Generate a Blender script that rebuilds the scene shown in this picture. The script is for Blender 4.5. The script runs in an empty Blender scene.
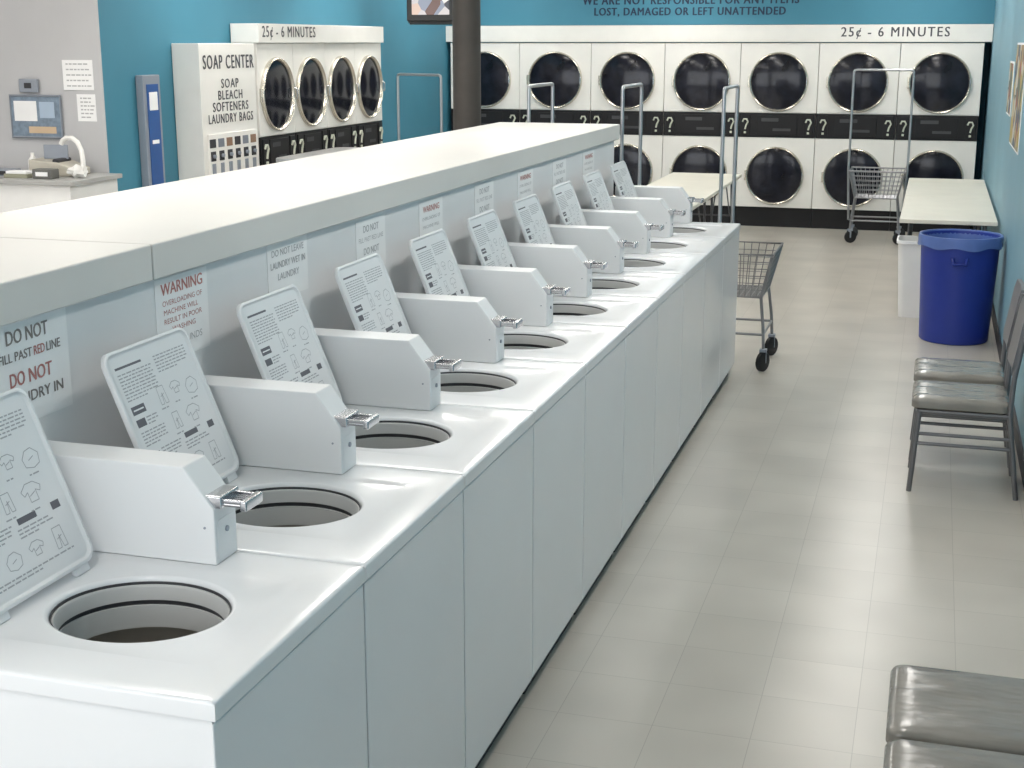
import bpy, bmesh, math, random
from mathutils import Vector, Matrix
random.seed(4)
S = bpy.context.scene
COL = S.collection
try:
    S.view_settings.view_transform = 'Standard'
except Exception:
    pass

# ------------------------------------------------------------ materials
def mat(name, col, rough=0.5, metal=0.0, var=0.04, scale=6.0, coat=0.0, emis=None, estr=0.0, bump=0.0, bscale=None, spec=None):
    m = bpy.data.materials.new(name); m.use_nodes = True
    nt = m.node_tree; b = nt.nodes['Principled BSDF']
    tc = nt.nodes.new('ShaderNodeTexCoord')
    n = nt.nodes.new('ShaderNodeTexNoise'); n.inputs['Scale'].default_value = scale
    n.inputs['Detail'].default_value = 4
    nt.links.new(tc.outputs['Object'], n.inputs['Vector'])
    r = nt.nodes.new('ShaderNodeValToRGB')
    r.color_ramp.elements[0].position = 0.3; r.color_ramp.elements[1].position = 0.7
    r.color_ramp.elements[0].color = [max(0, c*(1-var)) for c in col]+[1]
    r.color_ramp.elements[1].color = [min(1, c*(1+var)) for c in col]+[1]
    nt.links.new(n.outputs['Fac'], r.inputs['Fac'])
    nt.links.new(r.outputs['Color'], b.inputs['Base Color'])
    b.inputs['Roughness'].default_value = rough
    b.inputs['Metallic'].default_value = metal
    if spec is not None: b.inputs['Specular IOR Level'].default_value = spec
    if coat: b.inputs['Coat Weight'].default_value = coat; b.inputs['Coat Roughness'].default_value = 0.08
    if emis:
        b.inputs['Emission Color'].default_value = list(emis)+[1]
        b.inputs['Emission Strength'].default_value = estr
    if bump:
        n3 = nt.nodes.new('ShaderNodeTexNoise'); n3.inputs['Scale'].default_value = bscale or scale; n3.inputs['Detail'].default_value = 2
        mp = nt.nodes.new('ShaderNodeMapping'); mp.inputs['Scale'].default_value = (0.5, 1.6, 1)
        nt.links.new(tc.outputs['Object'], mp.inputs['Vector']); nt.links.new(mp.outputs['Vector'], n3.inputs['Vector'])
        bp = nt.nodes.new('ShaderNodeBump'); bp.inputs['Strength'].default_value = bump
        bp.inputs['Distance'].default_value = 0.03
        nt.links.new(n3.outputs['Fac'], bp.inputs['Height']); nt.links.new(bp.outputs['Normal'], b.inputs['Normal'])
    return m

M_ENAMEL = mat('white_enamel', (0.79,0.80,0.815), 0.22, 0, 0.012, 3, coat=0.3)
M_LID = mat('lid_enamel', (0.78,0.79,0.80), 0.3, 0, 0.012, 3)
M_LAM = mat('shelf_laminate', (0.675,0.665,0.635), 0.45, 0, 0.03, 2)
M_PANEL = mat('bulkhead_paint', (0.78,0.785,0.79), 0.5, 0, 0.03, 2)
M_RING = mat('tub_plastic', (0.54,0.54,0.53), 0.35, 0, 0.03)
M_STEEL = mat('tub_steel', (0.38,0.35,0.31), 0.4, 0.4, 0.1)
M_BLACK = mat('black_rubber', (0.012,0.012,0.014), 0.5)
M_GASK = mat('grey_gasket', (0.04,0.04,0.045), 0.5)
M_DARK = mat('dark_toe', (0.03,0.03,0.035), 0.6)
M_CHROME = mat('chrome', (0.62,0.62,0.64), 0.2, 1.0, 0.05)
M_WIRE = mat('cart_wire', (0.30,0.30,0.31), 0.35, 0.6, 0.05)
M_TUBE = mat('cart_chrome_tube', (0.45,0.46,0.48), 0.28, 0.8, 0.05)
M_INK = mat('ink', (0.075,0.075,0.085), 0.6)
M_INKS = mat('sign_ink', (0.24,0.215,0.205), 0.6)
M_INKG = mat('grey_ink', (0.44,0.44,0.45), 0.6)
M_INKL = mat('label_ink', (0.40,0.41,0.43), 0.6)
M_INKD = mat('label_dark_ink', (0.13,0.13,0.15), 0.6)
M_INKR = mat('red_ink', (0.48,0.20,0.18), 0.6)
M_PAPER = mat('paper', (0.88,0.88,0.88), 0.6, 0, 0.03)
M_DRY = mat('dryer_enamel', (0.82,0.805,0.765), 0.35, 0, 0.02)
M_DRING = mat('dryer_ring', (0.66,0.62,0.54), 0.25, 0.85, 0.06)
M_GLASS = mat('door_glass', (0.010,0.011,0.018), 0.10, 0, 0.5, 7, spec=0.3)
M_BAND = mat('control_black', (0.012,0.012,0.014), 0.45, spec=0.3)
M_BRASS = mat('cream_symbol', (0.58,0.60,0.50), 0.5)
M_BIN = mat('blue_plastic', (0.014,0.036,0.28), 0.38, 0, 0.06)
M_LINER = mat('bin_liner', (0.10,0.17,0.45), 0.3, 0, 0.1)
M_BINW = mat('white_plastic', (0.82,0.82,0.81), 0.4, 0, 0.03)
M_TABLE = mat('table_laminate', (0.78,0.745,0.65), 0.35, 0, 0.04, 3)
M_TLEG = mat('table_leg_metal', (0.12,0.12,0.13), 0.4, 0.5)
M_VINYL = mat('taupe_vinyl', (0.205,0.19,0.165), 0.25, 0, 0.10, 5, coat=0.3, bump=0.5, bscale=9)
M_CHFR = mat('chair_frame', (0.17,0.17,0.18), 0.35, 0.4, 0.05)
M_POLE = mat('column_paint', (0.055,0.048,0.042), 0.6, 0, 0.15)
M_GREYW = mat('grey_wall_paint', (0.51,0.51,0.52), 0.8, 0, 0.03, 2)
M_BLUE = mat('teal_wall_paint', (0.05,0.215,0.305), 0.6, 0, 0.05, 1.5)
M_BLUE_LIT = mat('teal_wall_paint_lit', (0.18,0.34,0.42), 0.5, 0, 0.05, 1.5)  # same teal, paled: light on the right wall is put into the colour
M_CEIL = mat('ceiling_tile', (0.80,0.80,0.78), 0.9, 0, 0.03)
M_TVB = mat('tv_plastic', (0.02,0.02,0.02), 0.4)
M_DISPB = mat('dispenser_blue', (0.02,0.09,0.30), 0.35)
M_GREYM = mat('grey_metal', (0.30,0.33,0.38), 0.4, 0.3)
M_DESK = mat('desk_top_grey', (0.40,0.40,0.39), 0.4)
M_BEIGE = mat('beige_plastic', (0.50,0.47,0.40), 0.5)
M_CREAM = mat('cream_plastic', (0.84,0.83,0.80), 0.4)
M_WOOD = mat('board_face', (0.20,0.26,0.33), 0.8, 0, 0.2, 30)
M_STOP = mat('brushed_steel_top', (0.50,0.50,0.50), 0.35, 0.6, 0.06)
M_LIGHT = mat('light_diffuser', (0.9,0.9,0.9), 0.5, 0, 0.0, emis=(1.0,0.965,0.915), estr=18.3)

def floor_mat():
    m = bpy.data.materials.new('vinyl_tile_floor'); m.use_nodes = True
    nt = m.node_tree; b = nt.nodes['Principled BSDF']; L = nt.links.new
    g = nt.nodes.new('ShaderNodeTexCoord')
    mp = nt.nodes.new('ShaderNodeMapping'); mp.inputs['Location'].default_value = (0.11, 0.07, 0.43)
    L(g.outputs['Object'], mp.inputs['Vector'])
    br = nt.nodes.new('ShaderNodeTexBrick'); br.offset = 0.0; br.squash = 1.0
    br.inputs['Scale'].default_value = 1.0
    br.inputs['Brick Width'].default_value = 0.32; br.inputs['Row Height'].default_value = 0.32
    br.inputs['Mortar Size'].default_value = 0.0018; br.inputs['Mortar Smooth'].default_value = 0.6
    br.inputs['Color1'].default_value = (0.475,0.443,0.392,1); br.inputs['Color2'].default_value = (0.51,0.475,0.42,1)
    br.inputs['Mortar'].default_value = (0.36,0.335,0.295,1)
    L(mp.outputs['Vector'], br.inputs['Vector'])
    n = nt.nodes.new('ShaderNodeTexNoise'); n.inputs['Scale'].default_value = 2.3; n.inputs['Detail'].default_value = 1.0
    L(mp.outputs['Vector'], n.inputs['Vector'])
    mr = nt.nodes.new('ShaderNodeMapRange'); mr.interpolation_type = 'SMOOTHSTEP'
    mr.inputs['From Min'].default_value = 0.2; mr.inputs['From Max'].default_value = 0.8
    mr.inputs['To Min'].default_value = 0.90; mr.inputs['To Max'].default_value = 1.07
    L(n.outputs['Fac'], mr.inputs['Value'])
    mx = nt.nodes.new('ShaderNodeVectorMath'); mx.operation = 'SCALE'
    L(br.outputs['Color'], mx.inputs[0]); L(mr.outputs['Result'], mx.inputs['Scale'])
    L(mx.outputs['Vector'], b.inputs['Base Color'])
    b.inputs['Roughness'].default_value = 0.29
    b.inputs['Specular IOR Level'].default_value = 0.45
    return m
M_FLOOR = floor_mat()

def patch_mat(name, cols, scale, rough=0.5, emit=0.0):
    m = bpy.data.materials.new(name); m.use_nodes = True
    nt = m.node_tree; b = nt.nodes['Principled BSDF']; L = nt.links.new
    tc = nt.nodes.new('ShaderNodeTexCoord'); v = nt.nodes.new('ShaderNodeTexVoronoi'); v.inputs['Scale'].default_value = scale
    L(tc.outputs['Object'], v.inputs['Vector'])
    rp = nt.nodes.new('ShaderNodeValToRGB'); rp.color_ramp.interpolation = 'CONSTANT'
    e = rp.color_ramp.elements
    e[0].color = (*cols[0], 1); e[1].position = 0.9; e[1].color = (*cols[5], 1)
    for i in range(1, 5):
        q = e.new(0.18*i+0.05); q.color = (*cols[i], 1)
    sep = nt.nodes.new('ShaderNodeSeparateColor'); L(v.outputs['Color'], sep.inputs['Color'])
    L(sep.outputs['Red'], rp.inputs['Fac']); L(rp.outputs['Color'], b.inputs['Base Color'])
    b.inputs['Roughness'].default_value = rough
    if emit:
        L(rp.outputs['Color'], b.inputs['Emission Color']); b.inputs['Emission Strength'].default_value = emit
    return m
M_POSTER = patch_mat('poster_print', [(0.40,0.30,0.08), (0.08,0.12,0.10), (0.45,0.38,0.2), (0.25,0.07,0.05), (0.5,0.5,0.46), (0.05,0.07,0.14)], 8)
M_TVS = patch_mat('tv_screen', [(0.45,0.42,0.42), (0.12,0.07,0.06), (0.5,0.38,0.32), (0.2,0.22,0.28), (0.6,0.58,0.55), (0.05,0.05,0.06)], 9, 0.15, 0.8)

# ------------------------------------------------------------ mesh helpers
def merge(bm, tmp, mi=0, mtx=None):
    for f in tmp.faces: f.material_index = mi
    if mtx is not None: bmesh.ops.transform(tmp, matrix=mtx, verts=tmp.verts)
    me = bpy.data.meshes.new('tmp'); tmp.to_mesh(me); tmp.free()
    bm.from_mesh(me); bpy.data.meshes.remove(me)

def box(bm, lo, hi, mi=0, bev=0.0, seg=2, mtx=None):
    t = bmesh.new(); bmesh.ops.create_cube(t, size=1.0)
    for v in t.verts:
        v.co = Vector([lo[i] + (v.co[i]+0.5)*(hi[i]-lo[i]) for i in range(3)])
    if bev: bmesh.ops.bevel(t, geom=list(t.edges), offset=bev, segments=seg, affect='EDGES', profile=0.5)
    merge(bm, t, mi, mtx)

def prism_y(bm, poly, y0, y1, mi=0, bev=0.0, mtx=None):
    t = bmesh.new()
    a = [t.verts.new((p[0], y0, p[1])) for p in poly]; b = [t.verts.new((p[0], y1, p[1])) for p in poly]
    t.faces.new(a); t.faces.new(list(reversed(b)))
    n = len(poly)
    for i in range(n): t.faces.new((a[i], b[i], b[(i+1) % n], a[(i+1) % n]))
    bmesh.ops.recalc_face_normals(t, faces=t.faces)
    if bev: bmesh.ops.bevel(t, geom=list(t.edges), offset=bev, segments=2, affect='EDGES', profile=0.5)
    merge(bm, t, mi, mtx)

def lathe(bm, prof, seg=32, mi=0, mtx=None):
    t = bmesh.new(); rings = []
    for r, z in prof:
        if r < 1e-6: rings.append([t.verts.new((0, 0, z))])
        else: rings.append([t.verts.new((r*math.cos(2*math.pi*i/seg), r*math.sin(2*math.pi*i/seg), z)) for i in range(seg)])
    for a, b in zip(rings[:-1], rings[1:]):
        for i in range(seg):
            j = (i+1) % seg
            if len(a) == 1 and len(b) == 1: continue
            if len(a) == 1: t.faces.new((a[0], b[j], b[i]))
            elif len(b) == 1: t.faces.new((a[i], a[j], b[0]))
            else: t.faces.new((a[i], a[j], b[j], b[i]))
    bmesh.ops.recalc_face_normals(t, faces=t.faces)
    merge(bm, t, mi, mtx)

def tube(bm, pts, r, seg=8, mi=0, closed=False, mtx=None):
    t = bmesh.new(); P = [Vector(p) for p in pts]; n = len(P); rings = []; prev = None
    for i in range(n):
        if closed: d = (P[(i+1) % n]-P[i-1]).normalized()
        elif i == 0: d = (P[1]-P[0]).normalized()
        elif i == n-1: d = (P[-1]-P[-2]).normalized()
        else: d = ((P[i+1]-P[i]).normalized()+(P[i]-P[i-1]).normalized()).normalized()
        if prev is None:
            up = Vector((0, 0, 1)) if abs(d.z) < 0.9 else Vector((1, 0, 0))
            a = d.cross(up).normalized()
        else:
            a = (prev - d*prev.dot(d)).normalized()
        prev = a; b = d.cross(a)
        rings.append([t.verts.new(P[i]+a*r*math.cos(2*math.pi*k/seg)+b*r*math.sin(2*math.pi*k/seg)) for k in range(seg)])
    rng = range(n) if closed else range(n-1)
    for i in rng:
        A, B = rings[i], rings[(i+1) % n]
        for k in range(seg):
            t.faces.new((A[k], A[(k+1) % seg], B[(k+1) % seg], B[k]))
    if not closed:
        t.faces.new(list(reversed(rings[0]))); t.faces.new(rings[-1])
    bmesh.ops.recalc_face_normals(t, faces=t.faces)
    merge(bm, t, mi, mtx)

def rrect(w, h, r, n=5, cx=0, cy=0):
    out = []
    for sx, sy, a0 in ((1, 1, 0), (-1, 1, 90), (-1, -1, 180), (1, -1, 270)):
        for i in range(n+1):
            a = math.radians(a0+90*i/n)
            out.append((cx+sx*(w/2-r)+r*math.cos(a), cy+sy*(h/2-r)+r*math.sin(a)))
    return out

def loops(bm, LL, mi=0, cap0=False, cap1=False, mtx=None, mis=None):
    t = bmesh.new(); R = [[t.verts.new(p) for p in l] for l in LL]; n = len(LL[0])
    for q, (a, b) in enumerate(zip(R[:-1], R[1:])):
        for i in range(n):
            t.faces.new((a[i], a[(i+1) % n], b[(i+1) % n], b[i]))
    if cap0: t.faces.new(list(reversed(R[0])))
    if cap1: t.faces.new(R[-1])
    merge(bm, t, mi, mtx)

def quad(bm, o, u, v, mi=0):
    o, u, v = Vector(o), Vector(u), Vector(v)
    f = bm.faces.new([bm.verts.new(p) for p in (o, o+u, o+u+v, o+v)]); f.material_index = mi

def finish(me, bm, mats, smooth):
    bm.normal_update()
    for f in bm.faces: f.smooth = smooth
    if smooth:
        for e in bm.edges:
            if len(e.link_faces) == 2 and e.calc_face_angle(0) > 0.85: e.smooth = False
    bm.to_mesh(me); bm.free()
    for m in (mats if isinstance(mats, (list, tuple)) else [mats]): me.materials.append(m)

def part(name, bm, mats, parent=None, label=None, smooth=True, loc=None):
    me = bpy.data.meshes.new(name); finish(me, bm, mats, smooth)
    o = bpy.data.objects.new(name, me); COL.objects.link(o)
    if smooth:
        wn = o.modifiers.new('weighted_normal', 'WEIGHTED_NORMAL'); wn.keep_sharp = True; wn.weight = 100
    if parent: o.parent = parent
    if label: o['label'] = label
    if loc: o.location = loc
    return o

def thing(name, label, cat, loc=(0, 0, 0), rz=0.0, group=None):
    e = bpy.data.objects.new(name, None); COL.objects.link(e); e.empty_display_size = 0.1
    e.location = loc; e.rotation_euler = (0, 0, math.radians(rz))
    e['label'] = label; e['category'] = cat
    if group: e['group'] = group
    return e

def solo(name, bm, mats, label, cat, loc=(0, 0, 0), group=None, smooth=True):
    o = part(name, bm, mats, None, label, smooth); o['category'] = cat; o.location = loc
    if group: o['group'] = group
    return o

def copy_tree(src, loc, rz=None, label=None):
    def rec(o, par):
        c = o.copy(); COL.objects.link(c)
        if par is not None:
            c.parent = par
        for ch in list(o.children):
            rec(ch, c)
        return c
    c = rec(src, None); c.location = loc
    if rz is not None: c.rotation_euler = (0, 0, math.radians(rz))
    if label: c['label'] = label
    return c

def struct(name, lo, hi, m):
    bm = bmesh.new(); box(bm, lo, hi)
    o = part(name, bm, m, None, None, False); o['kind'] = 'structure'; return o

def text_into(bm, s, width, height, o, right, up, mi=0, bold=0.0, space=1.0):
    cu = bpy.data.curves.new('t', 'FONT'); cu.body = s; cu.size = 1; cu.resolution_u = 3; cu.space_character = space
    ob = bpy.data.objects.new('t', cu); COL.objects.link(ob)
    bpy.context.view_layer.update()
    me = bpy.data.meshes.new_from_object(ob.evaluated_get(bpy.context.evaluated_depsgraph_get()))
    bpy.data.objects.remove(ob); bpy.data.curves.remove(cu)
    xs = [v.co.x for v in me.vertices]; ys = [v.co.y for v in me.vertices]
    if not xs: return
    x0, x1, y0, y1 = min(xs), max(xs), min(ys), max(ys)
    o, right, up = Vector(o), Vector(right), Vector(up)
    base = [((v.co.x-(x0+x1)/2)/(x1-x0)*width, (v.co.y-(y0+y1)/2)/(y1-y0)*height) for v in me.vertices]
    nrm = right.cross(up)
    shifts = [(0, 0)] if not bold else [(0, 0), (bold*height, 0.2*bold*height), (-bold*height, -0.2*bold*height)]
    for p in me.polygons: p.material_index = mi
    for k, (sx, sy) in enumerate(shifts):
        for v, (a, b) in zip(me.vertices, base):
            v.co = o+right*(a+sx)+up*(b+sy)+nrm*(0.00015*k)
        bm.from_mesh(me)
    bpy.data.meshes.remove(me)

# ------------------------------------------------------------ room shell
WR = 0.57
struct('floor', (-9.2, -3, -0.1), (0.8, 18, 0), M_FLOOR)
struct('ceiling', (-9.2, -3, 3.4), (0.8, 18, 3.5), M_CEIL)
struct('wall_right', (WR, -3, 0), (0.8, 18, 3.4), M_BLUE_LIT)
struct('wall_back', (-6.2, 17.72, 0), (WR, 18, 3.4), M_BLUE)
struct('wall_left', (-6.2, 9.2, 0), (-5.95, 17.72, 3.4), M_BLUE)
struct('wall_alcove', (-9.0, 9.2, 0), (-6.2, 9.4, 3.4), M_GREYW)
bm = bmesh.new(); box(bm, (-6.2, 9.19, 0), (-5.951, 9.2, 3.4)); o = part('trim_corner', bm, M_GREYW, None, None, False); o['kind'] = 'structure'
struct('wall_far_left', (-9.2, -3, 0), (-9.0, 9.4, 3.4), M_GREYW)
struct('wall_front', (-9.2, -3.2, 0), (0.8, -3.0, 3.4), M_GREYW)
struct('trim_soffit', (-5.95, 16.99, 2.38), (WR, 17.72, 3.4), M_BLUE)
struct('baseboard_right', (WR-0.012, -3, 0), (WR, 16.9, 0.1), M_DARK)
WL = thing('wall_lettering', 'dark painted liability notice lettering on the teal wall', 'lettering', (-2.91, 16.985, 2.60))
M_NAVY = mat('navy_paint', (0.01,0.03,0.07), 0.6)
bm = bmesh.new(); text_into(bm, 'WE ARE NOT RESPONSIBLE FOR ANY ITEMS', 2.6, 0.10, (0, 0, 0.07), (1, 0, 0), (0, 0, 1), 0, 0.04, 1.15)
part('text_line', bm, M_NAVY, WL, None, False)
bm = bmesh.new(); text_into(bm, 'LOST, DAMAGED OR LEFT UNATTENDED', 2.3, 0.105, (0, 0, -0.07), (1, 0, 0), (0, 0, 1), 0, 0.04, 1.15)
part('text_line', bm, M_NAVY, WL, None, False)

# ------------------------------------------------------------ washers
PITCH = 0.71; Y0 = 2.03; XC = -1.59; DK = 1.02
W = thing('washing_machine', 'white top-loading coin washing machine with its lid open', 'washing machine', (XC, Y0+PITCH/2, 0), 0, 'row of coin washing machines')
hw = PITCH/2-0.0025
bm = bmesh.new()
def rc(z, d=0.0): return [Vector(p) for p in ((-0.40+d, -hw+0.006+d, z), (0.405-d, -hw+0.006+d, z), (0.405-d, hw-0.006-d, z), (-0.40+d, hw-0.006-d, z))]
loops(bm, [rc(0.07), rc(0.979), rc(0.979, 0.012), rc(0.10, 0.012)], 0, True, False)
box(bm, (-0.38, -hw+0.02, 0.0), (0.375, hw-0.02, 0.07), 1)  # dark toe kick; the shadow along the floor line is put into its colour
part('cabinet', bm, [M_ENAMEL, M_DARK], W, smooth=False)
bm = bmesh.new()
box(bm, (0.405, -hw+0.001, 0.075), (0.411, hw-0.001, 0.974), 0, 0.003)
part('front_panel', bm, M_ENAMEL, W)
bx, by, R, SYR = 0.042, 0.012, 0.195, 0.87
ang = [2*math.pi*i/96 for i in range(96)]
rect = (-0.41-bx, 0.416-bx, -hw-by, hw-by)
for cx in rect[:2]:
    for cy in rect[2:]:
        ang.append(math.atan2(cy, cx) % (2*math.pi))
ang = sorted(set(round(a, 6) for a in ang))
def rayrect(a, x0, x1, y0, y1, z, rad=0):
    c, s = math.cos(a), math.sin(a); t = 1e9
    if c > 1e-9: t = min(t, x1/c)
    if c < -1e-9: t = min(t, x0/c)
    if s > 1e-9: t = min(t, y1/s)
    if s < -1e-9: t = min(t, y0/s)
    x, y = c*t, s*t
    if rad:
        qx = x1-rad if x > 0 else x0+rad; qy = y1-rad if y > 0 else y0+rad
        if abs(x) > abs(qx) and abs(y) > abs(qy):
            lo, hi = 0, t
            for _ in range(30):
                m = (lo+hi)/2; px, py = c*m, s*m
                inside = not (abs(px) > abs(qx) and abs(py) > abs(qy) and math.hypot(px-qx, py-qy) > rad)
                if inside: lo = m
                else: hi = m
            x, y = c*lo, s*lo
    return Vector((bx+x, by+y, z))
def circ(r, z): return [Vector((bx+r*math.cos(a), by+SYR*r*math.sin(a), z)) for a in ang]
def rr(d, z, rad=0): return [rayrect(a, rect[0]+d, rect[1]-d, rect[2]+d, rect[3]-d, z, rad) for a in ang]
def rr2(x0, x1, y0, y1, z, rad): return [rayrect(a, x0, x1, y0, y1, z, rad) for a in ang]
bm = bmesh.new()
loops(bm, [rr(0.01, 0.980), rr(0.001, 0.980), rr(0.0, 0.983), rr(0.0, DK-0.008), rr(0.0022, DK-0.0025), rr(0.008, DK), rr(0.03, DK),
           rr2(-0.240, 0.290, -0.238, 0.228, DK, 0.05), rr2(-0.228, 0.276, -0.226, 0.216, DK-0.008, 0.045),
           circ(R+0.012, DK-0.009), circ(R+0.004, DK-0.012), circ(R, DK-0.020), circ(R, DK-0.05)])
part('top_deck', bm, M_ENAMEL, W)
T = Matrix.Translation((bx, by, 0)) @ Matrix.Diagonal((1, SYR, 1, 1))
bm = bmesh.new()
lathe(bm, [(R-0.0005, DK-0.020), (R-0.003, DK-0.020), (R-0.004, DK-0.028)], 64, 1, T)
lathe(bm, [(R-0.003, DK-0.026), (R-0.007, DK-0.025), (R-0.011, DK-0.030), (R-0.014, DK-0.060)], 64, 0, T)
lathe(bm, [(R-0.013, DK-0.060), (R-0.008, DK-0.064), (R-0.008, DK-0.073)], 64, 1, T)
lathe(bm, [(R-0.007, DK-0.072), (R-0.012, DK-0.074), (R-0.016, DK-0.125)], 64, 0, T)
part('tub_ring', bm, [M_RING, M_GASK], W)
bm = bmesh.new()
lathe(bm, [(R-0.016, DK-0.123), (R-0.004, DK-0.145), (R+0.03, DK-0.24), (R+0.04, DK-0.45), (R-0.01, DK-0.50), (0, DK-0.50)], 64, 0, T)
part('wash_tub', bm, M_STEEL, W)
bm = bmesh.new()
lathe(bm, [(0, DK-0.24), (0.035, DK-0.245), (0.045, DK-0.27), (0.05, DK-0.36), (0.07, DK-0.42), (0.15, DK-0.47), (0.16, DK-0.495)], 32, 0, T)
for k in range(4):
    box(bm, (0.04, -0.008, DK-0.49), (0.12, 0.008, DK-0.34), 0, 0.004, mtx=T @ Matrix.Rotation(k*math.pi/2, 4, 'Z'))
part('agitator', bm, M_RING, W)
# lid
v = Vector((-0.154, 0, 0.388)).normalized(); u = Vector((0, 1, 0)); nn = u.cross(v)
LM = Matrix(((u.x, v.x, nn.x, -0.190), (u.y, v.y, nn.y, -0.005), (u.z, v.z, nn.z, DK+0.010), (0, 0, 0, 1)))
LW, LH = 0.405, 0.425
bm = bmesh.new()
def ll(d, z, r): return [Vector((p[0], p[1]+LH/2, z)) for p in rrect(LW-2*d, LH-2*d, r)]
loops(bm, [ll(0.012, -0.008, 0.03), ll(0.003, -0.007, 0.035), ll(0, -0.003, 0.035), ll(0, 0.007, 0.035), ll(0.002, 0.009, 0.033), ll(0.008, 0.009, 0.030), ll(0.012, 0.003, 0.028), ll(0.016, 0.0025, 0.026)], 0, True, True, LM)
box(bm, (-0.17, -0.018, -0.010), (-0.12, 0.004, 0.004), 0, 0.002, mtx=LM)
box(bm, (0.12, -0.018, -0.010), (0.17, 0.004, 0.004), 0, 0.002, mtx=LM)
LID = part('lid', bm, [M_LID, M_DARK], W)
bm = bmesh.new()
ZL = 0.0034
def lq(x, y, w, h, mi=0, z=ZL+0.0005):
    o = LM @ Vector((x, y, z)); quad(bm, o, u*w, v*h, mi)
lq(-0.180, 0.022, 0.360, 0.380, 0, ZL)
rnd = random.Random(11)
def para(x, y, w, rows, mi=1, hgt=0.0034, step=0.0085):
    for r_ in range(rows):
        xx = x; end = x+w*(1 if r_ < rows-1 else 0.6)
        while xx < end-0.008:
            ww = rnd.uniform(0.008, 0.024); ww = min(ww, end-xx)
            lq(xx, y-r_*step, ww, hgt, mi); xx += ww+0.004
def lseg(x0, y0, x1, y1, th=0.0019, mi=1):
    d = Vector((x1-x0, y1-y0)); L_ = d.length or 1; p = Vector((-d.y, d.x))*(th/2/L_)
    pts = [LM @ Vector((x, y, ZL+0.0005)) for x, y in ((x0-p.x, y0-p.y), (x1-p.x, y1-p.y), (x1+p.x, y1+p.y), (x0+p.x, y0+p.y))]
    f = bm.faces.new([bm.verts.new(q) for q in pts]); f.material_index = mi
def garment(cx, cy, s, kind):
    if kind == 0: P_ = [(-.4,-.5),(-.4,.2),(-.8,0),(-1,.35),(-.4,.75),(.4,.75),(1,.35),(.8,0),(.4,.2),(.4,-.5)]
    elif kind == 1: P_ = [(-.5,.8),(.5,.8),(.6,-.8),(.15,-.8),(0,.2),(-.15,-.8),(-.6,-.8)]
    else: P_ = [(-.8,-.5),(-.9,.1),(-.4,.6),(.3,.7),(.9,.2),(.7,-.5),(0,-.7)]
    n_ = len(P_)
    for i in range(n_):
        a, b = P_[i], P_[(i+1) % n_]; lseg(cx+a[0]*s, cy+a[1]*s, cx+b[0]*s, cy+b[1]*s)
    lseg(cx-.3*s, cy-.1*s, cx+.3*s, cy+.1*s)
lq(-0.165, 0.376, 0.12, 0.006, 2)
para(-0.165, 0.360, 0.155, 9); para(0.01, 0.374, 0.155, 6)
lq(-0.165, 0.255, 0.060, 0.022, 2); lq(-0.158, 0.264, 0.046, 0.004, 0, ZL+0.0009)
lq(-0.165, 0.222, 0.040, 0.020, 2)
para(-0.118, 0.238, 0.055, 3); para(-0.165, 0.205, 0.11, 5)
for k, (cx, cy) in enumerate(((-0.015, 0.275), (0.055, 0.278), (0.13, 0.268), (0.005, 0.200), (0.09, 0.195))):
    garment(cx, cy, (0.030, 0.025, 0.032, 0.027, 0.034)[k], (k*2+1) % 3); para(cx-0.025, cy-0.036, 0.055, 1)
lq(0.01, 0.146, 0.065, 0.014, 2); lq(-0.16, 0.128, 0.04, 0.022, 2); lq(0.13, 0.142, 0.03, 0.018, 2)
para(-0.11, 0.150, 0.10, 4); para(0.0, 0.134, 0.12, 3)
for k, cx in enumerate((-0.125, -0.045, 0.035, 0.115)):
    garment(cx, 0.082, (0.024, 0.028, 0.025, 0.030)[k], (k+1) % 3)
para(-0.165, 0.046, 0.32, 2)
part('instruction_label', bm, [M_LID, M_INKL, M_INKD], LID, 'printed instruction sheet with small text and diagrams', smooth=False)
# coin box
bm = bmesh.new()
ya, yb = 0.248, 0.351
prism_y(bm, [(-0.41, DK+0.001), (0.095, DK+0.001), (0.095, DK+0.135), (0.022, DK+0.230), (-0.41, DK+0.230)], ya, yb, 0, 0.004)
lathe(bm, [(0.003, 0), (0.003, 0.002), (0, 0.002)], 10, 1, Matrix.Translation((0.07, ya, DK+0.09)) @ Matrix.Rotation(math.pi/2, 4, 'X'))
box(bm, (0.0945, ya+0.012, DK+0.012), (0.0965, yb-0.012, DK+0.105), 0, 0.0008)
lathe(bm, [(0.007, 0), (0.007, 0.004), (0, 0.004)], 12, 1, Matrix.Translation((0.096, (ya+yb)/2, DK+0.075)) @ Matrix.Rotation(math.pi/2, 4, 'Y'))
CB = part('coin_box', bm, [M_LID, M_GREYM], W)
bm = bmesh.new()
yc = (ya+yb)/2
box(bm, (0.035, yc-0.044, DK+0.135), (0.110, yc+0.044, DK+0.165), 0, 0.004)
box(bm, (0.10, yc-0.036, DK+0.139), (0.165, yc+0.036, DK+0.149), 0, 0.003)
for sy in (-0.036, 0.028):
    box(bm, (0.06, yc+sy, DK+0.147), (0.160, yc+sy+0.008, DK+0.157), 0, 0.002)
box(bm, (0.155, yc-0.042, DK+0.133), (0.172, yc+0.042, DK+0.159), 0, 0.004)
for k in (-0.018, -0.006, 0.006, 0.018):
    box(bm, (0.112, yc+k-0.0012, DK+0.148), (0.150, yc+k+0.0012, DK+0.152), 0)
part('coin_slide', bm, M_CHROME, CB, 'flat chrome coin slide')
for i in range(1, 10):
    copy_tree(W, (XC, Y0+PITCH*(i+0.5), 0))

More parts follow.
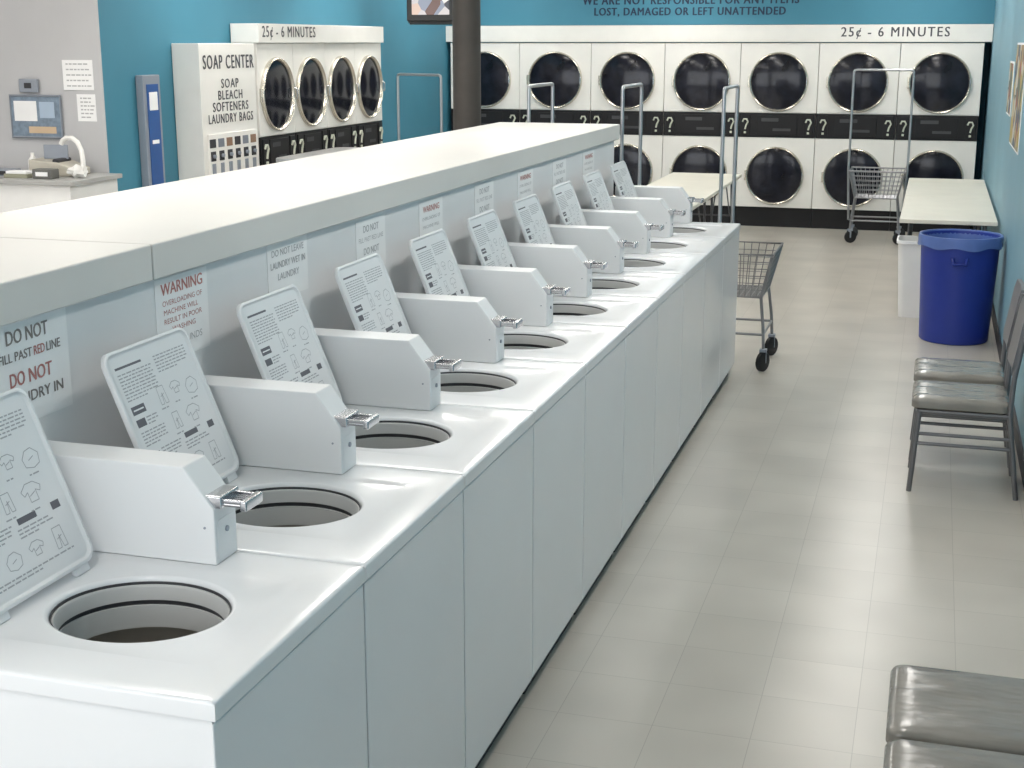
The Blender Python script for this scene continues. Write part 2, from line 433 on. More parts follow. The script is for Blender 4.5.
# ------------------------------------------------------------ bulkhead
YE = Y0+10*PITCH+0.01
B = thing('service_bulkhead', 'white laminate service bulkhead with flat shelf top behind washers', 'counter', (-2.42, 5.6, 0))
inv = (2.42, -5.6, 0)
def sh(p): return (p[0]+inv[0], p[1]+inv[1], p[2])
bm = bmesh.new(); box(bm, sh((-2.80, Y0+0.02, 0)), sh((-2.03, YE-0.03, 1.548)), 0, 0.003)
part('bulkhead_panel', bm, M_PANEL, B)
for a, b in ((Y0, 3.268), (3.275, YE)):
    bm = bmesh.new(); box(bm, sh((-2.84, a, 1.55)), sh((-2.0, b, 1.65)), 0, 0.006)
    part('shelf_top', bm, M_LAM, B)

def psign(yc, zc, w, h, lines, label):
    bm = bmesh.new()
    box(bm, (-0.001, -w/2, -h/2), (0.001, w/2, h/2), 0)
    for (s, cy, cz, lw, lh, mi) in lines:
        text_into(bm, s, lw, lh, (0.0016, cy, cz), (0, 1, 0), (0, 0, 1), mi, 0.04 if lh > 0.02 else 0.0)
    solo('paper_sign', bm, [M_PAPER, M_INKS, M_INKR, M_INKG], label, 'sign', (-2.0285, yc, zc), 'notices on the washer bulkhead', False)
psign(2.67, 1.42, 0.46, 0.25, [('DO NOT', 0.07, 0.090, 0.16, 0.034, 1), ('FILL PAST', 0.020, 0.043, 0.125, 0.022, 1), ('RED', 0.112, 0.043, 0.042, 0.022, 2), ('LINE', 0.168, 0.043, 0.055, 0.022, 1),
    ('DO', 0.02, -0.012, 0.055, 0.034, 2), ('NOT', 0.11, -0.012, 0.09, 0.034, 2), ('DRY LAUNDRY IN', 0.03, -0.062, 0.33, 0.026, 1)], 'white paper notice reading DO NOT FILL PAST RED LINE')
psign(3.46, 1.42, 0.29, 0.24, [('WARNING', 0, 0.088, 0.23, 0.033, 2), ('OVERLOADING OF', 0, 0.048, 0.22, 0.015, 2), ('MACHINE WILL', -0.01, 0.022, 0.19, 0.015, 2), ('RESULT IN POOR', 0, -0.004, 0.21, 0.015, 2), ('WASHING', 0, -0.03, 0.13, 0.015, 2), ('NO REFUNDS', 0.0, -0.07, 0.2, 0.020, 3)], 'white paper notice with red WARNING heading')
psign(4.15, 1.45, 0.30, 0.19, [('DO NOT LEAVE', 0, 0.06, 0.24, 0.022, 3), ('LAUNDRY WET IN', 0, 0.02, 0.26, 0.022, 3), ('LAUNDRY', 0, -0.02, 0.16, 0.022, 3)], 'pale grey paper notice reading DO NOT LEAVE LAUNDRY')
for i, y in enumerate((4.87, 5.54, 6.28, 6.98, 7.68, 8.38)):
    if i % 2 == 0:
        L_ = [('DO NOT', 0, 0.065, 0.15, 0.026, 3), ('FILL PAST RED LINE', 0, 0.025, 0.24, 0.018, 3), ('DO NOT', 0, -0.02, 0.15, 0.026, 3)]; lb = 'white paper notice reading DO NOT in grey print'
    else:
        L_ = [('WARNING', 0, 0.065, 0.20, 0.026, 2), ('OVERLOADING OF', 0, 0.025, 0.22, 0.014, 3), ('MACHINE WILL', 0, -0.01, 0.2, 0.014, 3)]; lb = 'white paper notice with red WARNING heading'
    psign(y, 1.43, 0.29, 0.2, L_, lb)

# ------------------------------------------------------------ dryers
M_DIM = mat('dim_grey_print', (0.05,0.05,0.055), 0.5)
def make_dryer(w, depth, label, group, loc, rz):
    D = thing('stacked_dryer', label, 'clothes dryer', loc, rz, group)
    bm = bmesh.new()
    box(bm, (-w/2+0.003, 0, 1.362), (w/2-0.003, depth, 2.17), 0, 0.004)
    box(bm, (-w/2+0.003, 0, 0.24), (w/2-0.003, depth, 1.068), 0, 0.004)
    box(bm, (-w/2+0.003, 0.02, 1.068), (w/2-0.003, depth, 1.362), 0)
    part('cabinet', bm, M_DRY, D)
    bm = bmesh.new(); box(bm, (-w/2+0.002, 0.05, 0), (w/2-0.002, depth, 0.24), 0)
    part('kickplate', bm, M_BAND, D, 'black kickplate', False)
    bm = bmesh.new(); box(bm, (-w/2+0.004, 0.0, 1.073), (w/2-0.004, 0.02, 1.357), 0, 0.003)
    box(bm, (-w*0.26, -0.010, 1.10), (w*0.26, 0.001, 1.33), 0, 0.004)
    box(bm, (-w*0.20, -0.013, 1.26), (w*0.02, -0.009, 1.30), 1)
    box(bm, (-w*0.05, -0.013, 1.15), (w*0.18, -0.009, 1.18), 1)
    CP = part('control_panel', bm, [M_BAND, M_DIM], D, 'black control strip')
    for sgn in (-1, 1):
        bm = bmesh.new(); x = sgn*(w/2-0.085); z = 1.20
        box(bm, (x-0.055, -0.012, z-0.11), (x+0.055, 0.0, z+0.14), 0, 0.004)
        s_ = 2.4
        tube(bm, [(x-0.014*s_, -0.018, z+0.022*s_), (x-0.008*s_, -0.018, z+0.036*s_), (x+0.006*s_, -0.018, z+0.036*s_), (x+0.013*s_, -0.018, z+0.022*s_), (x+0.004*s_, -0.018, z+0.004*s_), (x, -0.018, z-0.014*s_)], 0.011, 6, 1)
        box(bm, (x-0.013, -0.026, z-0.083), (x+0.013, -0.012, z-0.058), 1, 0.003)
        part('coin_slot', bm, [M_BAND, M_BRASS], CP, 'coin unit with pale question mark')
    RD = min(0.345, w*0.45)
    for z in (1.722, 0.62):
        MX = Matrix.Translation((0, 0, z)) @ Matrix.Rotation(math.pi/2, 4, 'X')
        bm = bmesh.new()
        lathe(bm, [(RD, 0), (RD, 0.022), (RD-0.006, 0.034), (RD-0.012, 0.037), (RD-0.020, 0.032), (RD-0.027, 0.018), (RD-0.029, 0.006)], 48, 0, MX)
        box(bm, (-RD-0.015, -0.022, z-0.06), (-RD+0.01, 0, z+0.06), 0, 0.004)
        DR = part('door', bm, M_DRING, D, 'round door with chrome rim')
        bm = bmesh.new()
        lathe(bm, [(RD-0.027, 0.010), (RD-0.07, 0.016), (RD-0.15, 0.022), (0.1, 0.026), (0, 0.027)], 48, 0, MX)
        part('door_glass', bm, M_GLASS, DR, 'dark door glass')
        bm = bmesh.new()
        tube(bm, [(RD-0.015, -0.03, z-0.05), (RD-0.015, -0.055, z-0.04), (RD-0.015, -0.055, z+0.04), (RD-0.015, -0.03, z+0.05)], 0.007, 8)
        part('handle', bm, M_CHROME, DR)
    return D
DP = 0.9125
D0 = make_dryer(DP, 0.75, 'white stacked coin dryer with two round black doors', 'dryers along the back wall', (0.032, 16.9, 0), 0)
for k in range(1, 7): copy_tree(D0, (0.032-DP*k, 16.9, 0))
D1 = make_dryer(0.72, 0.245, 'white stacked coin dryer beside the soap cabinet', 'dryers along the side wall', (-5.70, 11.57, 0), 90)
for k in range(1, 4): copy_tree(D1, (-5.70, 11.57+0.72*k, 0))

H1 = thing('sign_panel', 'long white header panel reading 25 cents 6 minutes', 'sign', (-2.6, 16.88, 2.18))
bm = bmesh.new(); box(bm, (-3.35, 0, 0), (3.165, 0.10, 0.195), 0, 0.004); part('panel', bm, M_DRY, H1)
bm = bmesh.new(); text_into(bm, '25¢ - 6 MINUTES', 1.20, 0.135, (2.10, -0.002, 0.10), (1, 0, 0), (0, 0, 1), 0, 0.02, 1.25); part('lettering', bm, M_INK, H1, 'black painted lettering', False)
H2 = thing('sign_panel', 'short white header panel over the side wall dryers', 'sign', (-5.67, 12.5, 2.172))
bm = bmesh.new(); box(bm, (-0.27, -1.30, 0), (0, 1.6, 0.165), 0, 0.004); part('panel', bm, M_DRY, H2)
bm = bmesh.new(); text_into(bm, '25¢ - 6 MINUTES', 1.1, 0.12, (0.002, -0.68, 0.085), (0, 1, 0), (0, 0, 1), 0, 0.03, 1.2); part('lettering', bm, M_INK, H2, 'black painted lettering', False)

# ------------------------------------------------------------ soap cabinet
SC = thing('soap_vending_cabinet', 'white soap vending cabinet with black lettering and coin slots', 'vending machine', (-5.825, 10.685, 0))
bm = bmesh.new()
box(bm, (-0.122, -0.485, 0), (0.125, 0.485, 2.17), 0, 0.006)
part('cabinet', bm, M_DRY, SC)
bm = bmesh.new()
for s, z, w_, h_ in (('SOAP CENTER', 2.02, 0.88, 0.112), ('SOAP', 1.845, 0.30, 0.075), ('BLEACH', 1.75, 0.42, 0.075), ('SOFTENERS', 1.655, 0.62, 0.075), ('LAUNDRY BAGS', 1.56, 0.78, 0.075)):
    text_into(bm, s, w_, h_, (0.127, 0.01, z), (0, 1, 0), (0, 0, 1), 0, 0.05, 1.2)
part('lettering', bm, M_INK, SC, 'black painted lettering', False)
bm = bmesh.new()
box(bm, (0.125, -0.42, 1.02), (0.14, 0.45, 1.44), 0, 0.004)
for k in range(6):
    y = -0.36+k*0.144
    box(bm, (0.139, y-0.05, 1.33), (0.143, y+0.05, 1.40), 1 + (k % 3), 0)
    box(bm, (0.139, y-0.025, 1.06), (0.150, y+0.025, 1.20), 4, 0.003)
    box(bm, (0.139, y-0.04, 1.22), (0.146, y+0.04, 1.30), 1, 0.003)
    lathe(bm, [(0.016, 0), (0.016, 0.02), (0, 0.024)], 12, 4, Matrix.Translation((0.144, y, 1.26)) @ Matrix.Rotation(math.pi/2, 4, 'Y'))
part('coin_panel', bm, [M_DRY, M_DARK, mat('packet_grey', (0.2,0.22,0.26), 0.5), mat('packet_orange', (0.28,0.17,0.11), 0.5), M_GREYM], SC, 'coin panel with six vending slots')

BD = thing('bag_dispenser', 'narrow blue and grey standing dispenser with white label', 'dispenser', (-5.95, 9.76, 0))
bm = bmesh.new(); box(bm, (0.001, -0.125, 0), (0.07, 0.125, 1.93), 0, 0.008); part('housing', bm, M_GREYM, BD)
bm = bmesh.new(); box(bm, (0.07, -0.085, 0.90), (0.076, 0.085, 1.86), 0, 0.002)
box(bm, (0.076, -0.06, 1.66), (0.079, 0.06, 1.80), 1, 0.001); box(bm, (0.076, -0.05, 1.40), (0.079, 0.05, 1.43), 1, 0.001)
part('front_panel', bm, [M_DISPB, M_PAPER], BD, 'blue front with white label')

FC = thing('folding_counter', 'tall narrow folding counter with brushed steel top', 'counter', (-5.0, 11.2, 0))
bm = bmesh.new()
loops(bm, [[Vector((p[0], p[1], z)) for p in rrect(0.52-d, 1.36-d, 0.12, 6)] for z, d in ((1.20, 0.01), (1.205, 0), (1.235, 0), (1.24, 0.01))], 0, True, True)
part('counter_top', bm, M_STOP, FC)
bm = bmesh.new(); box(bm, (-0.22, -0.62, 0.08), (0.22, 0.62, 1.199), 0, 0.01); box(bm, (-0.19, -0.58, 0), (0.19, 0.58, 0.08), 1)
part('counter_body', bm, [M_BINW, M_DARK], FC)

# ------------------------------------------------------------ carts
def make_cart(loc, rz, label):
    Cc = thing('laundry_cart', label, 'laundry cart', loc, rz, 'wire laundry carts')
    zt, zb = 0.80, 0.50
    def ringp(f):
        w = 0.17+0.07*f; l = 0.23+0.07*f; z = zb+(zt-zb)*f
        return [(-w, -l, z), (w, -l, z), (w, l, z), (-w, l, z)]
    bm = bmesh.new()
    tube(bm, ringp(1), 0.009, 6, 0, True)
    for f in (0, 0.17, 0.33, 0.5, 0.67, 0.83): tube(bm, ringp(f), 0.0035 if f else 0.007, 4, 0, True)
    for i in range(13):
        t = -1+2*i/12
        for s in (-1, 1):
            tube(bm, [(s*0.17, t*0.23, zb), (s*0.24, t*0.30, zt)], 0.003, 4)
        tube(bm, [(-0.17, t*0.23, zb), (0.17, t*0.23, zb)], 0.003, 4)
    for i in range(10):
        t = -1+2*i/9
        for s in (-1, 1):
            tube(bm, [(t*0.17, s*0.23, zb), (t*0.24, s*0.30, zt)], 0.003, 4)
        tube(bm, [(t*0.17, -0.23, zb), (t*0.17, 0.23, zb)], 0.003, 4)
    part('basket', bm, M_WIRE, Cc, 'shallow wire basket')
    bm = bmesh.new()
    for s in (-1, 1):
        for q in (-1, 1):
            tube(bm, [(s*0.20, q*0.26, 0.15), (s*0.19, q*0.25, 0.30), (s*0.165, q*0.225, 0.50), (s*0.235, q*0.295, 0.79)], 0.011, 8)
        tube(bm, [(s*0.193, -0.255, 0.25), (s*0.193, 0.255, 0.25)], 0.009, 8)
        tube(bm, [(-0.193, s*0.255, 0.25), (0.193, s*0.255, 0.25)], 0.009, 8)
    part('frame', bm, M_WIRE, Cc)
    bm = bmesh.new()
    x = -0.12
    tube(bm, [(x, -0.285, 0.25), (x, -0.315, 0.80), (x, -0.315, 1.86), (x, -0.305, 1.88), (x, -0.28, 1.885), (x, 0.28, 1.885), (x, 0.305, 1.88), (x, 0.315, 1.86), (x, 0.315, 0.80), (x, 0.285, 0.25)], 0.013, 8)
    tube(bm, [(x, -0.285, 0.25), (x, -0.255, 0.25)], 0.008, 6); tube(bm, [(x, 0.285, 0.25), (x, 0.255, 0.25)], 0.008, 6)
    part('hanging_rack', bm, M_TUBE, Cc, 'tall chrome garment rack')
    for sx in (-1, 1):
        for sy in (-1, 1):
            bm = bmesh.new(); px, py = sx*0.20, sy*0.26
            box(bm, (px-0.024, py-0.03, 0.135), (px+0.024, py+0.025, 0.155), 1, 0.003)
            for q in (-0.022, 0.022):
                box(bm, (px+q-0.002, py-0.022, 0.06), (px+q+0.002, py+0.012, 0.14), 1)
            lathe(bm, [(0, -0.018), (0.055, -0.018), (0.068, -0.011), (0.068, 0.011), (0.055, 0.018), (0, 0.018)], 20, 0,
                  Matrix.Translation((px, py-0.012, 0.068)) @ Matrix.Rotation(math.pi/2, 4, 'Y') @ Matrix.Rotation(0.5*sx, 4, 'X'))
            part('caster', bm, [M_BLACK, M_GREYM], Cc, 'black swivel caster')
    return Cc
CT = make_cart((-1.205, 9.53, 0), 0, 'chrome wire laundry cart parked at end of washer row')
copy_tree(CT, (-1.91, 9.66, 0), 0, 'chrome wire laundry cart with tall garment rack behind bulkhead')
copy_tree(CT, (-2.56, 9.62, 0), 0, 'chrome wire laundry cart beside the dark column')
copy_tree(CT, (-4.56, 12.45, 0), 60, 'chrome wire laundry cart near the side wall dryers')
copy_tree(CT, (-0.56, 16.0, 0), 90, 'chrome wire laundry cart in front of back wall dryers')

# ------------------------------------------------------------ tables
def make_table(loc, w, l, label):
    Tt = thing('folding_table', label, 'table', loc, 0, 'laundry folding tables')
    bm = bmesh.new(); box(bm, (-w/2, -l/2, 0.745), (w/2, l/2, 0.78), 0, 0.006); part('table_top', bm, M_TABLE, Tt, 'cream laminate top')
    for s in (-1, 1):
        bm = bmesh.new(); y = s*(l/2-0.22)
        tube(bm, [(-w/2+0.08, y, 0.744), (-w/2+0.06, y+s*0.03, 0.012), (w/2-0.06, y+s*0.03, 0.012), (w/2-0.08, y, 0.744)], 0.0125, 8)
        tube(bm, [(-w/2+0.07, y+s*0.02, 0.35), (w/2-0.07, y+s*0.02, 0.35)], 0.009, 8)
        tube(bm, [(0.29, y+s*0.02, 0.35), (0.29, y-s*0.35, 0.74)], 0.007, 6)
        part('leg', bm, M_TLEG, Tt, 'dark tubular folding leg frame')
    return Tt
T1 = make_table((0.165, 12.6, 0), 0.76, 1.82, 'cream topped folding table against the side wall')
copy_tree(T1, (0.165, 14.44, 0))
copy_tree(T1, (-2.35, 12.5, 0), 0, 'cream topped folding table beyond the washer row')
copy_tree(T1, (-2.35, 14.34, 0), 0, 'cream topped folding table beyond the washer row')

# ------------------------------------------------------------ bins
BB = thing('trash_can', 'large round blue plastic trash can with liner against wall', 'trash can', (0.250, 10.74, 0))
bm = bmesh.new()
lathe(bm, [(0, 0.0), (0.240, 0.0), (0.250, 0.01), (0.281, 0.71), (0.292, 0.72), (0.297, 0.775), (0.290, 0.79), (0.280, 0.785), (0.272, 0.72), (0.24, 0.02), (0, 0.02)], 48, 0)
part('can_body', bm, M_BIN, BB)
for s in (-1, 1):
    bm = bmesh.new(); tube(bm, [(-0.05, s*0.276, 0.65), (-0.045, s*0.308, 0.61), (0.045, s*0.308, 0.61), (0.05, s*0.276, 0.65)], 0.012, 8)
    part('handle', bm, M_BIN, BB)
bm = bmesh.new()
t = bmesh.new(); segs = 64; rings = []
for (r, z, wv) in ((0.262, 0.45, 0.0), (0.272, 0.74, 0.0), (0.284, 0.796, 0.0), (0.299, 0.796, 0.0), (0.303, 0.77, 0.002), (0.301, 0.735, 0.004), (0.303, 0.715, 0.006)):
    rings.append([t.verts.new(((r+wv*math.sin(9*a))*math.cos(a), (r+wv*math.sin(9*a))*math.sin(a), z+wv*1.5*math.sin(7*a+1))) for a in [2*math.pi*i/segs for i in range(segs)]])
for a_, b_ in zip(rings[:-1], rings[1:]):
    for i in range(segs): t.faces.new((a_[i], a_[(i+1) % segs], b_[(i+1) % segs], b_[i]))
merge(bm, t, 0)
part('bag_liner', bm, M_LINER, BB, 'thin pale blue plastic liner folded over rim')
WBn = thing('waste_basket', 'white square plastic waste basket beside blue trash can', 'waste basket', (-0.045, 11.64, 0))
bm = bmesh.new()
def wl(h_, z, r): return [Vector((p[0], p[1], z)) for p in rrect(h_, h_, r)]
loops(bm, [wl(0.26, 0, 0.04), wl(0.33, 0.60, 0.05), wl(0.355, 0.605, 0.055), wl(0.355, 0.63, 0.055), wl(0.325, 0.63, 0.05), wl(0.25, 0.02, 0.035)], 0, True, True)
part('basket_body', bm, M_BINW, WBn)

# ------------------------------------------------------------ chairs
def make_chair(loc, label):
    Ch = thing('waiting_chair', label, 'chair', loc, 0, 'waiting chairs along the wall')
    bm = bmesh.new()
    def sl(d, z, r): return [Vector((p[0]-0.035, p[1], z)) for p in rrect(0.46-2*d, 0.43-2*d, r, 6)]
    loops(bm, [sl(0.012, 0.425, 0.03), sl(0, 0.435, 0.04), sl(0, 0.462, 0.04), sl(0.006, 0.474, 0.038), sl(0.025, 0.482, 0.03), sl(0.07, 0.486, 0.02), sl(0.15, 0.482, 0.01)], 0, True, True)
    part('seat', bm, M_VINYL, Ch, 'creased taupe vinyl cushion seat')
    for s in (-1, 1):
        bm = bmesh.new(); y = s*0.195
        tube(bm, [(-0.225, y, 0.425), (-0.25, y*1.04, 0.0)], 0.013, 8); part('leg', bm, M_CHFR, Ch)
        bm = bmesh.new()
        tube(bm, [(0.255, y*1.04, 0.0), (0.195, y, 0.42), (0.20, y, 0.60), (0.245, y, 0.93)], 0.013, 8); part('leg', bm, M_CHFR, Ch)
    bm = bmesh.new()
    for s in (-1, 1):
        y = s*0.197
        tube(bm, [(-0.23, y, 0.415), (0.195, y, 0.415)], 0.011, 8)
        tube(bm, [(-0.237, y, 0.25), (0.218, y, 0.25)], 0.009, 8)
        tube(bm, [(-0.235, y, 0.30), (0.212, y, 0.30)], 0.009, 8)
    tube(bm, [(-0.23, -0.195, 0.41), (-0.23, 0.195, 0.41)], 0.011, 8)
    tube(bm, [(0.195, -0.195, 0.41), (0.195, 0.195, 0.41)], 0.011, 8)
    tube(bm, [(0.215, -0.197, 0.27), (0.215, 0.197, 0.27)], 0.009, 8)
    part('stretcher', bm, M_CHFR, Ch)
    bm = bmesh.new()
    LLs = []
    for (z, xx, th, hw_) in ((0.62, 0.195, 0.010, 0.19), (0.66, 0.200, 0.014, 0.2), (0.78, 0.218, 0.014, 0.2), (0.90, 0.235, 0.014, 0.2), (0.945, 0.243, 0.010, 0.185)):
        LLs.append([Vector((xx-th, -hw_, z)), Vector((xx-th+0.008, 0, z)), Vector((xx-th, hw_, z)), Vector((xx+th, hw_, z)), Vector((xx+th+0.008, 0, z)), Vector((xx+th, -hw_, z))])
    loops(bm, LLs, 0, True, True)
    bmesh.ops.recalc_face_normals(bm, faces=bm.faces)
    part('backrest', bm, M_CHFR, Ch, 'dark grey curved backrest')
    return Ch
C0 = make_chair((0.255, 7.07, 0), 'taupe vinyl waiting chair with dark metal frame against wall')
for y in (7.62, 3.55, 3.105): copy_tree(C0, (0.255, y, 0))

# ------------------------------------------------------------ column, tv
bm = bmesh.new(); lathe(bm, [(0, 0), (0.13, 0), (0.13, 0.03), (0.1, 0.035), (0.1, 3.395), (0, 3.395)], 32, 0)
solo('support_column', bm, M_POLE, 'dark brown round steel support column', 'column', (-3.21, 9.55, 0))
TV = thing('television', 'small boxy television on a ceiling bracket', 'television', (-4.64, 12.75, 2.37), 10)
bm = bmesh.new(); box(bm, (-0.23, -0.02, 0), (0.23, 0.10, 0.36), 0, 0.012)
prism_y(bm, [(-0.19, 0.03), (0.19, 0.03), (0.19, 0.34), (-0.19, 0.34)], 0.10, 0.36, 0, 0.03)
part('tv_body', bm, M_TVB, TV)
bm = bmesh.new(); box(bm, (-0.18, -0.024, 0.06), (0.18, -0.018, 0.33), 0, 0.004); part('screen', bm, M_TVS, TV, 'lit glass screen')
bm = bmesh.new(); box(bm, (-0.2, 0.02, -0.02), (0.2, 0.34, 0.0), 0, 0.003); tube(bm, [(0.24, 0.18, -0.01), (0.24, 0.18, 0.6), (0, 0.18, 0.65), (0, 0.18, 1.03)], 0.018, 8)
tube(bm, [(-0.24, 0.18, -0.01), (-0.24, 0.18, 0.6), (0, 0.18, 0.65)], 0.018, 8); tube(bm, [(-0.24, 0.18, -0.01), (0.24, 0.18, -0.01)], 0.018, 8)
part('ceiling_bracket', bm, M_TVB, TV)

# ------------------------------------------------------------ service desk
DS = thing('service_desk', 'white service counter with grey top against grey wall', 'counter', (-6.9, 8.82, 0))
bm = bmesh.new(); box(bm, (-1.3, -0.27, 0), (1.04, 0.34, 1.185), 0, 0.006); part('desk_body', bm, M_BINW, DS)
bm = bmesh.new(); box(bm, (-1.3, -0.31, 1.187), (1.08, 0.35, 1.22), 0, 0.005); part('desk_top', bm, M_DESK, DS)
FX = thing('fax_machine', 'beige fax machine with paper tray on the counter', 'office machine', (-6.20, 8.93, 1.22), 8)
bm = bmesh.new(); prism_y(bm, [(-0.18, 0), (0.18, 0), (0.18, 0.05), (0.05, 0.10), (-0.18, 0.12)], -0.12, 0.14, 0, 0.01)
part('machine_body', bm, M_BEIGE, FX)
bm = bmesh.new(); box(bm, (-0.13, 0.03, 0.115), (0.06, 0.045, 0.22), 0, 0.004); part('paper_tray', bm, M_GREYM, FX)
bm = bmesh.new(); box(bm, (0.0, -0.11, 0.09), (0.05, 0.11, 0.125), 0, 0.012); part('handset', bm, M_DARK, FX)
# loose white strap-like bag handle standing up from a white bag
BG = thing('plastic_bag', 'crumpled white plastic bag with an upright curved handle', 'bag', (-5.94, 8.78, 1.22), 170)
bm = bmesh.new()
t = bmesh.new(); bmesh.ops.create_icosphere(t, subdivisions=3, radius=1)
rb = random.Random(5)
for q in t.verts:
    k = 1+0.18*math.sin(7*q.co.x+3*q.co.y)+0.12*math.sin(9*q.co.z+5*q.co.y+1)
    q.co = Vector((q.co.x*0.075*k, q.co.y*0.06*k, max(-0.999, q.co.z*k)*0.045+0.046))
    q.co.z = max(0.001, q.co.z)
merge(bm, t, 0)
part('bag_body', bm, M_CREAM, BG)
bm = bmesh.new()
tube(bm, [(-0.05, 0, 0.05), (-0.055, 0.0, 0.13), (-0.045, 0.0, 0.20), (-0.015, 0.0, 0.255), (0.03, 0.005, 0.285), (0.08, 0.01, 0.285), (0.115, 0.01, 0.265), (0.135, 0.01, 0.24)], 0.018, 10)
part('handle', bm, M_CREAM, BG)
bm = bmesh.new()
box(bm, (-0.11, -0.15, 0), (0.11, 0.15, 0.012), 0, 0.002); box(bm, (-0.10, -0.14, 0.012), (0.12, 0.15, 0.02), 0, 0.002)
solo('paper_stack', bm, M_PAPER, 'small stack of white papers on the counter', 'papers', (-6.85, 8.80, 1.22))
bm = bmesh.new(); box(bm, (-0.09, -0.07, 0), (0.09, 0.07, 0.05), 0, 0.008); box(bm, (-0.07, -0.075, 0.012), (0.07, -0.069, 0.04), 1)
solo('card_reader', bm, [M_GREYM, M_DARK], 'small grey card reader on the counter', 'office machine', (-6.56, 8.78, 1.22))
bm = bmesh.new(); lathe(bm, [(0, 0), (0.033, 0), (0.035, 0.01), (0.035, 0.10), (0.014, 0.13), (0.014, 0.155), (0, 0.155)], 20, 0)
solo('soap_bottle', bm, M_CREAM, 'small cream plastic bottle on the counter', 'bottle', (-6.46, 8.98, 1.22))
bm = bmesh.new(); box(bm, (-0.08, -0.05, 0), (0.08, 0.05, 0.07), 0, 0.006); box(bm, (-0.05, -0.053, 0.02), (0.05, -0.049, 0.05), 1)
solo('tissue_box', bm, [mat('box_dark', (0.13,0.13,0.12), 0.6), M_PAPER], 'small dark tissue box on the counter', 'box', (-6.13, 8.66, 1.22))
bm = bmesh.new(); box(bm, (-0.10, -0.06, 0), (0.10, 0.06, 0.03), 0, 0.004); box(bm, (-0.085, -0.055, 0.03), (0.09, 0.05, 0.05), 1, 0.004)
solo('magazine_pile', bm, [mat('mag_olive', (0.30,0.30,0.22), 0.5), M_PAPER], 'short pile of folded magazines on the counter', 'magazines', (-6.36, 8.68, 1.22))

# ------------------------------------------------------------ grey wall items
NB = thing('bulletin_board', 'framed bulletin board with pinned papers on grey wall', 'bulletin board', (-6.54, 9.19, 1.63))
bm = bmesh.new(); box(bm, (-0.22, -0.012, -0.155), (0.22, 0, 0.155), 0, 0.002); part('board', bm, M_WOOD, NB)
bm = bmesh.new()
tube(bm, [(-0.22, -0.012, -0.155), (0.22, -0.012, -0.155), (0.22, -0.012, 0.155), (-0.22, -0.012, 0.155)], 0.011, 6, 0, True); part('frame', bm, M_GREYM, NB)
for (x, z, w_, h_, m_) in ((-0.09, 0.04, 0.20, 0.15, M_PAPER), (0.10, 0.05, 0.13, 0.12, mat('pale_blue_paper', (0.40,0.50,0.62), 0.6)), (0.05, -0.10, 0.24, 0.05, mat('tan_paper', (0.6,0.45,0.3), 0.6))):
    bm = bmesh.new(); box(bm, (x-w_/2, -0.015, z-h_/2), (x+w_/2, -0.013, z+h_/2)); part('note', bm, m_, NB, None, False)
def wallnote(x, z, w_, h_, rows, label):
    bm = bmesh.new(); box(bm, (-w_/2, -0.002, -h_/2), (w_/2, 0, h_/2), 0)
    for r_ in range(rows):
        xx = -w_/2+0.03
        zz = h_/2-0.035-r_*(h_-0.06)/max(1, rows-1)
        while xx < w_/2-0.04:
            ww = rnd.uniform(0.015, 0.04); quad(bm, (xx, -0.0026, zz), (ww, 0, 0), (0, 0, 0.010), 1); xx += ww+0.008
    solo('wall_notice', bm, [M_PAPER, M_INKG], label, 'notice', (x, 9.189, z), 'paper notices on the grey wall', False)
wallnote(-6.155, 1.94, 0.26, 0.22, 5, 'white printed notice sheet taped to grey wall')
wallnote(-6.10, 1.70, 0.16, 0.20, 6, 'small white printed notice taped to grey wall')
bm = bmesh.new(); box(bm, (-0.08, -0.03, -0.05), (0.08, 0, 0.05), 0, 0.006); box(bm, (-0.03, -0.034, -0.02), (0.03, -0.029, 0.02), 1)
solo('electrical_box', bm, [M_GREYM, M_DARK], 'small grey electrical box on the grey wall', 'electrical box', (-6.58, 9.19, 1.86))

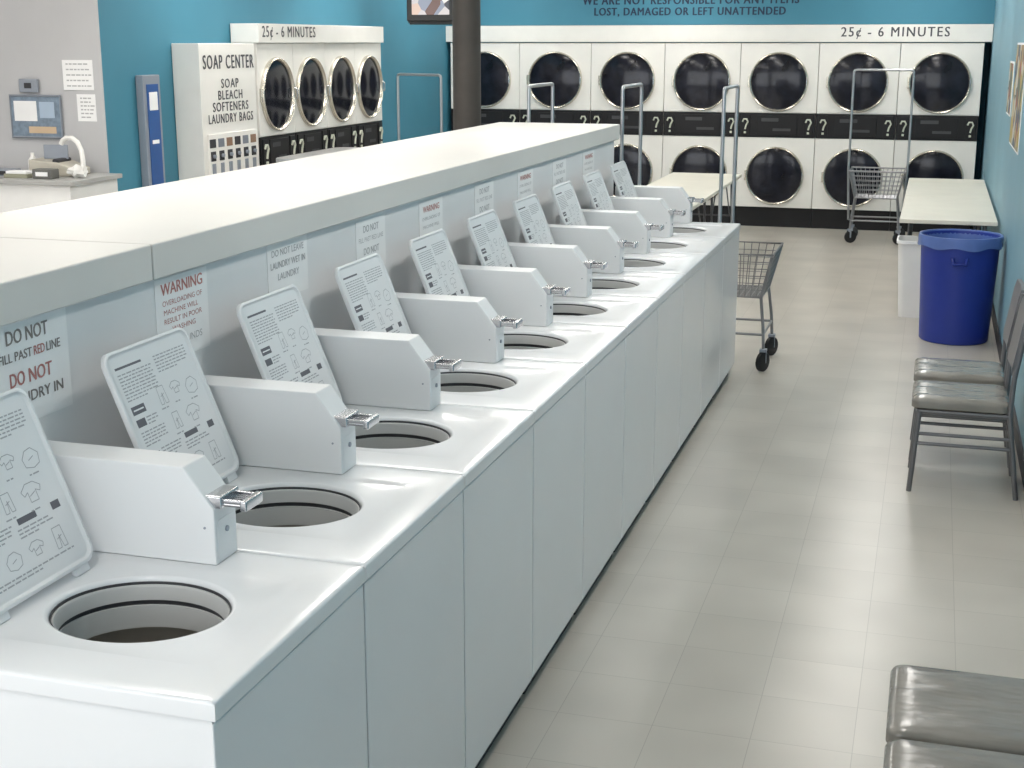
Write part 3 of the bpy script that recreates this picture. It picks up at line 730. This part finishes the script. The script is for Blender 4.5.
def poster(y, z, w_, h_, label):
    P_ = thing('poster', label, 'poster', (WR, y, z), 0, 'posters on the side wall')
    bm = bmesh.new(); box(bm, (-0.006, -w_/2, -h_/2), (0, w_/2, h_/2)); part('poster_sheet', bm, M_PAPER, P_, None, False)
    bm = bmesh.new(); box(bm, (-0.008, -w_/2+0.015, -h_/2+0.015), (-0.006, w_/2-0.015, h_/2-0.015)); part('picture', bm, M_POSTER, P_, None, False)
poster(12.0, 1.82, 0.6, 0.42, 'colourful picture poster on teal wall above folding table')
poster(10.8, 1.80, 1.2, 0.75, 'large colourful picture poster on teal wall')

# ------------------------------------------------------------ lights
LF = thing('ceiling_light', 'long rectangular fluorescent ceiling light fixture', 'light', (-0.35, 4.5, 3.4), 0, 'fluorescent ceiling lights')
bm = bmesh.new(); box(bm, (-0.22, -0.65, -0.07), (0.22, 0.65, -0.0), 0, 0.004); part('housing', bm, M_BINW, LF)
bm = bmesh.new(); box(bm, (-0.19, -0.62, -0.085), (0.19, 0.62, -0.071), 0); part('diffuser', bm, M_LIGHT, LF, 'glowing white diffuser', False)
for x in (-0.35, -3.0, -5.2):
    for y in (1.5, 4.5, 7.5, 10.5, 13.2, 15.8):
        if (x, y) in ((-0.35, 1.5), (-3.0, 1.5), (-0.35, 4.5)): continue
        copy_tree(LF, (x, y, 3.4))
copy_tree(LF, (-7.5, 6.5, 3.4)); copy_tree(LF, (-7.5, 3.5, 3.4)); copy_tree(LF, (-1.6, 0.6, 3.4))

def area(name, loc, rot, sx, sy, power, col):
    l = bpy.data.lights.new(name, 'AREA'); l.shape = 'RECTANGLE'; l.size = sx; l.size_y = sy; l.energy = power; l.color = col
    o = bpy.data.objects.new(name, l); COL.objects.link(o); o.location = loc; o.rotation_euler = [math.radians(a) for a in rot]
area('storefront_daylight', (-4.2, -2.9, 1.7), (90, 0, 0), 8.5, 2.4, 225, (0.94, 0.97, 1.0))
w = bpy.data.worlds.new('world'); S.world = w; w.use_nodes = True
w.node_tree.nodes['Background'].inputs['Color'].default_value = (0.8, 0.88, 1, 1)
w.node_tree.nodes['Background'].inputs['Strength'].default_value = 0.5

# ------------------------------------------------------------ camera
cam = bpy.data.cameras.new('camera'); co = bpy.data.objects.new('camera', cam); COL.objects.link(co)
co.location = (0, 0, 2.18); co.rotation_euler = (math.radians(90-13.92), 0, math.radians(16.75))
cam.sensor_width = 36; cam.lens = 1380/1024*36; cam.clip_end = 100
S.camera = co
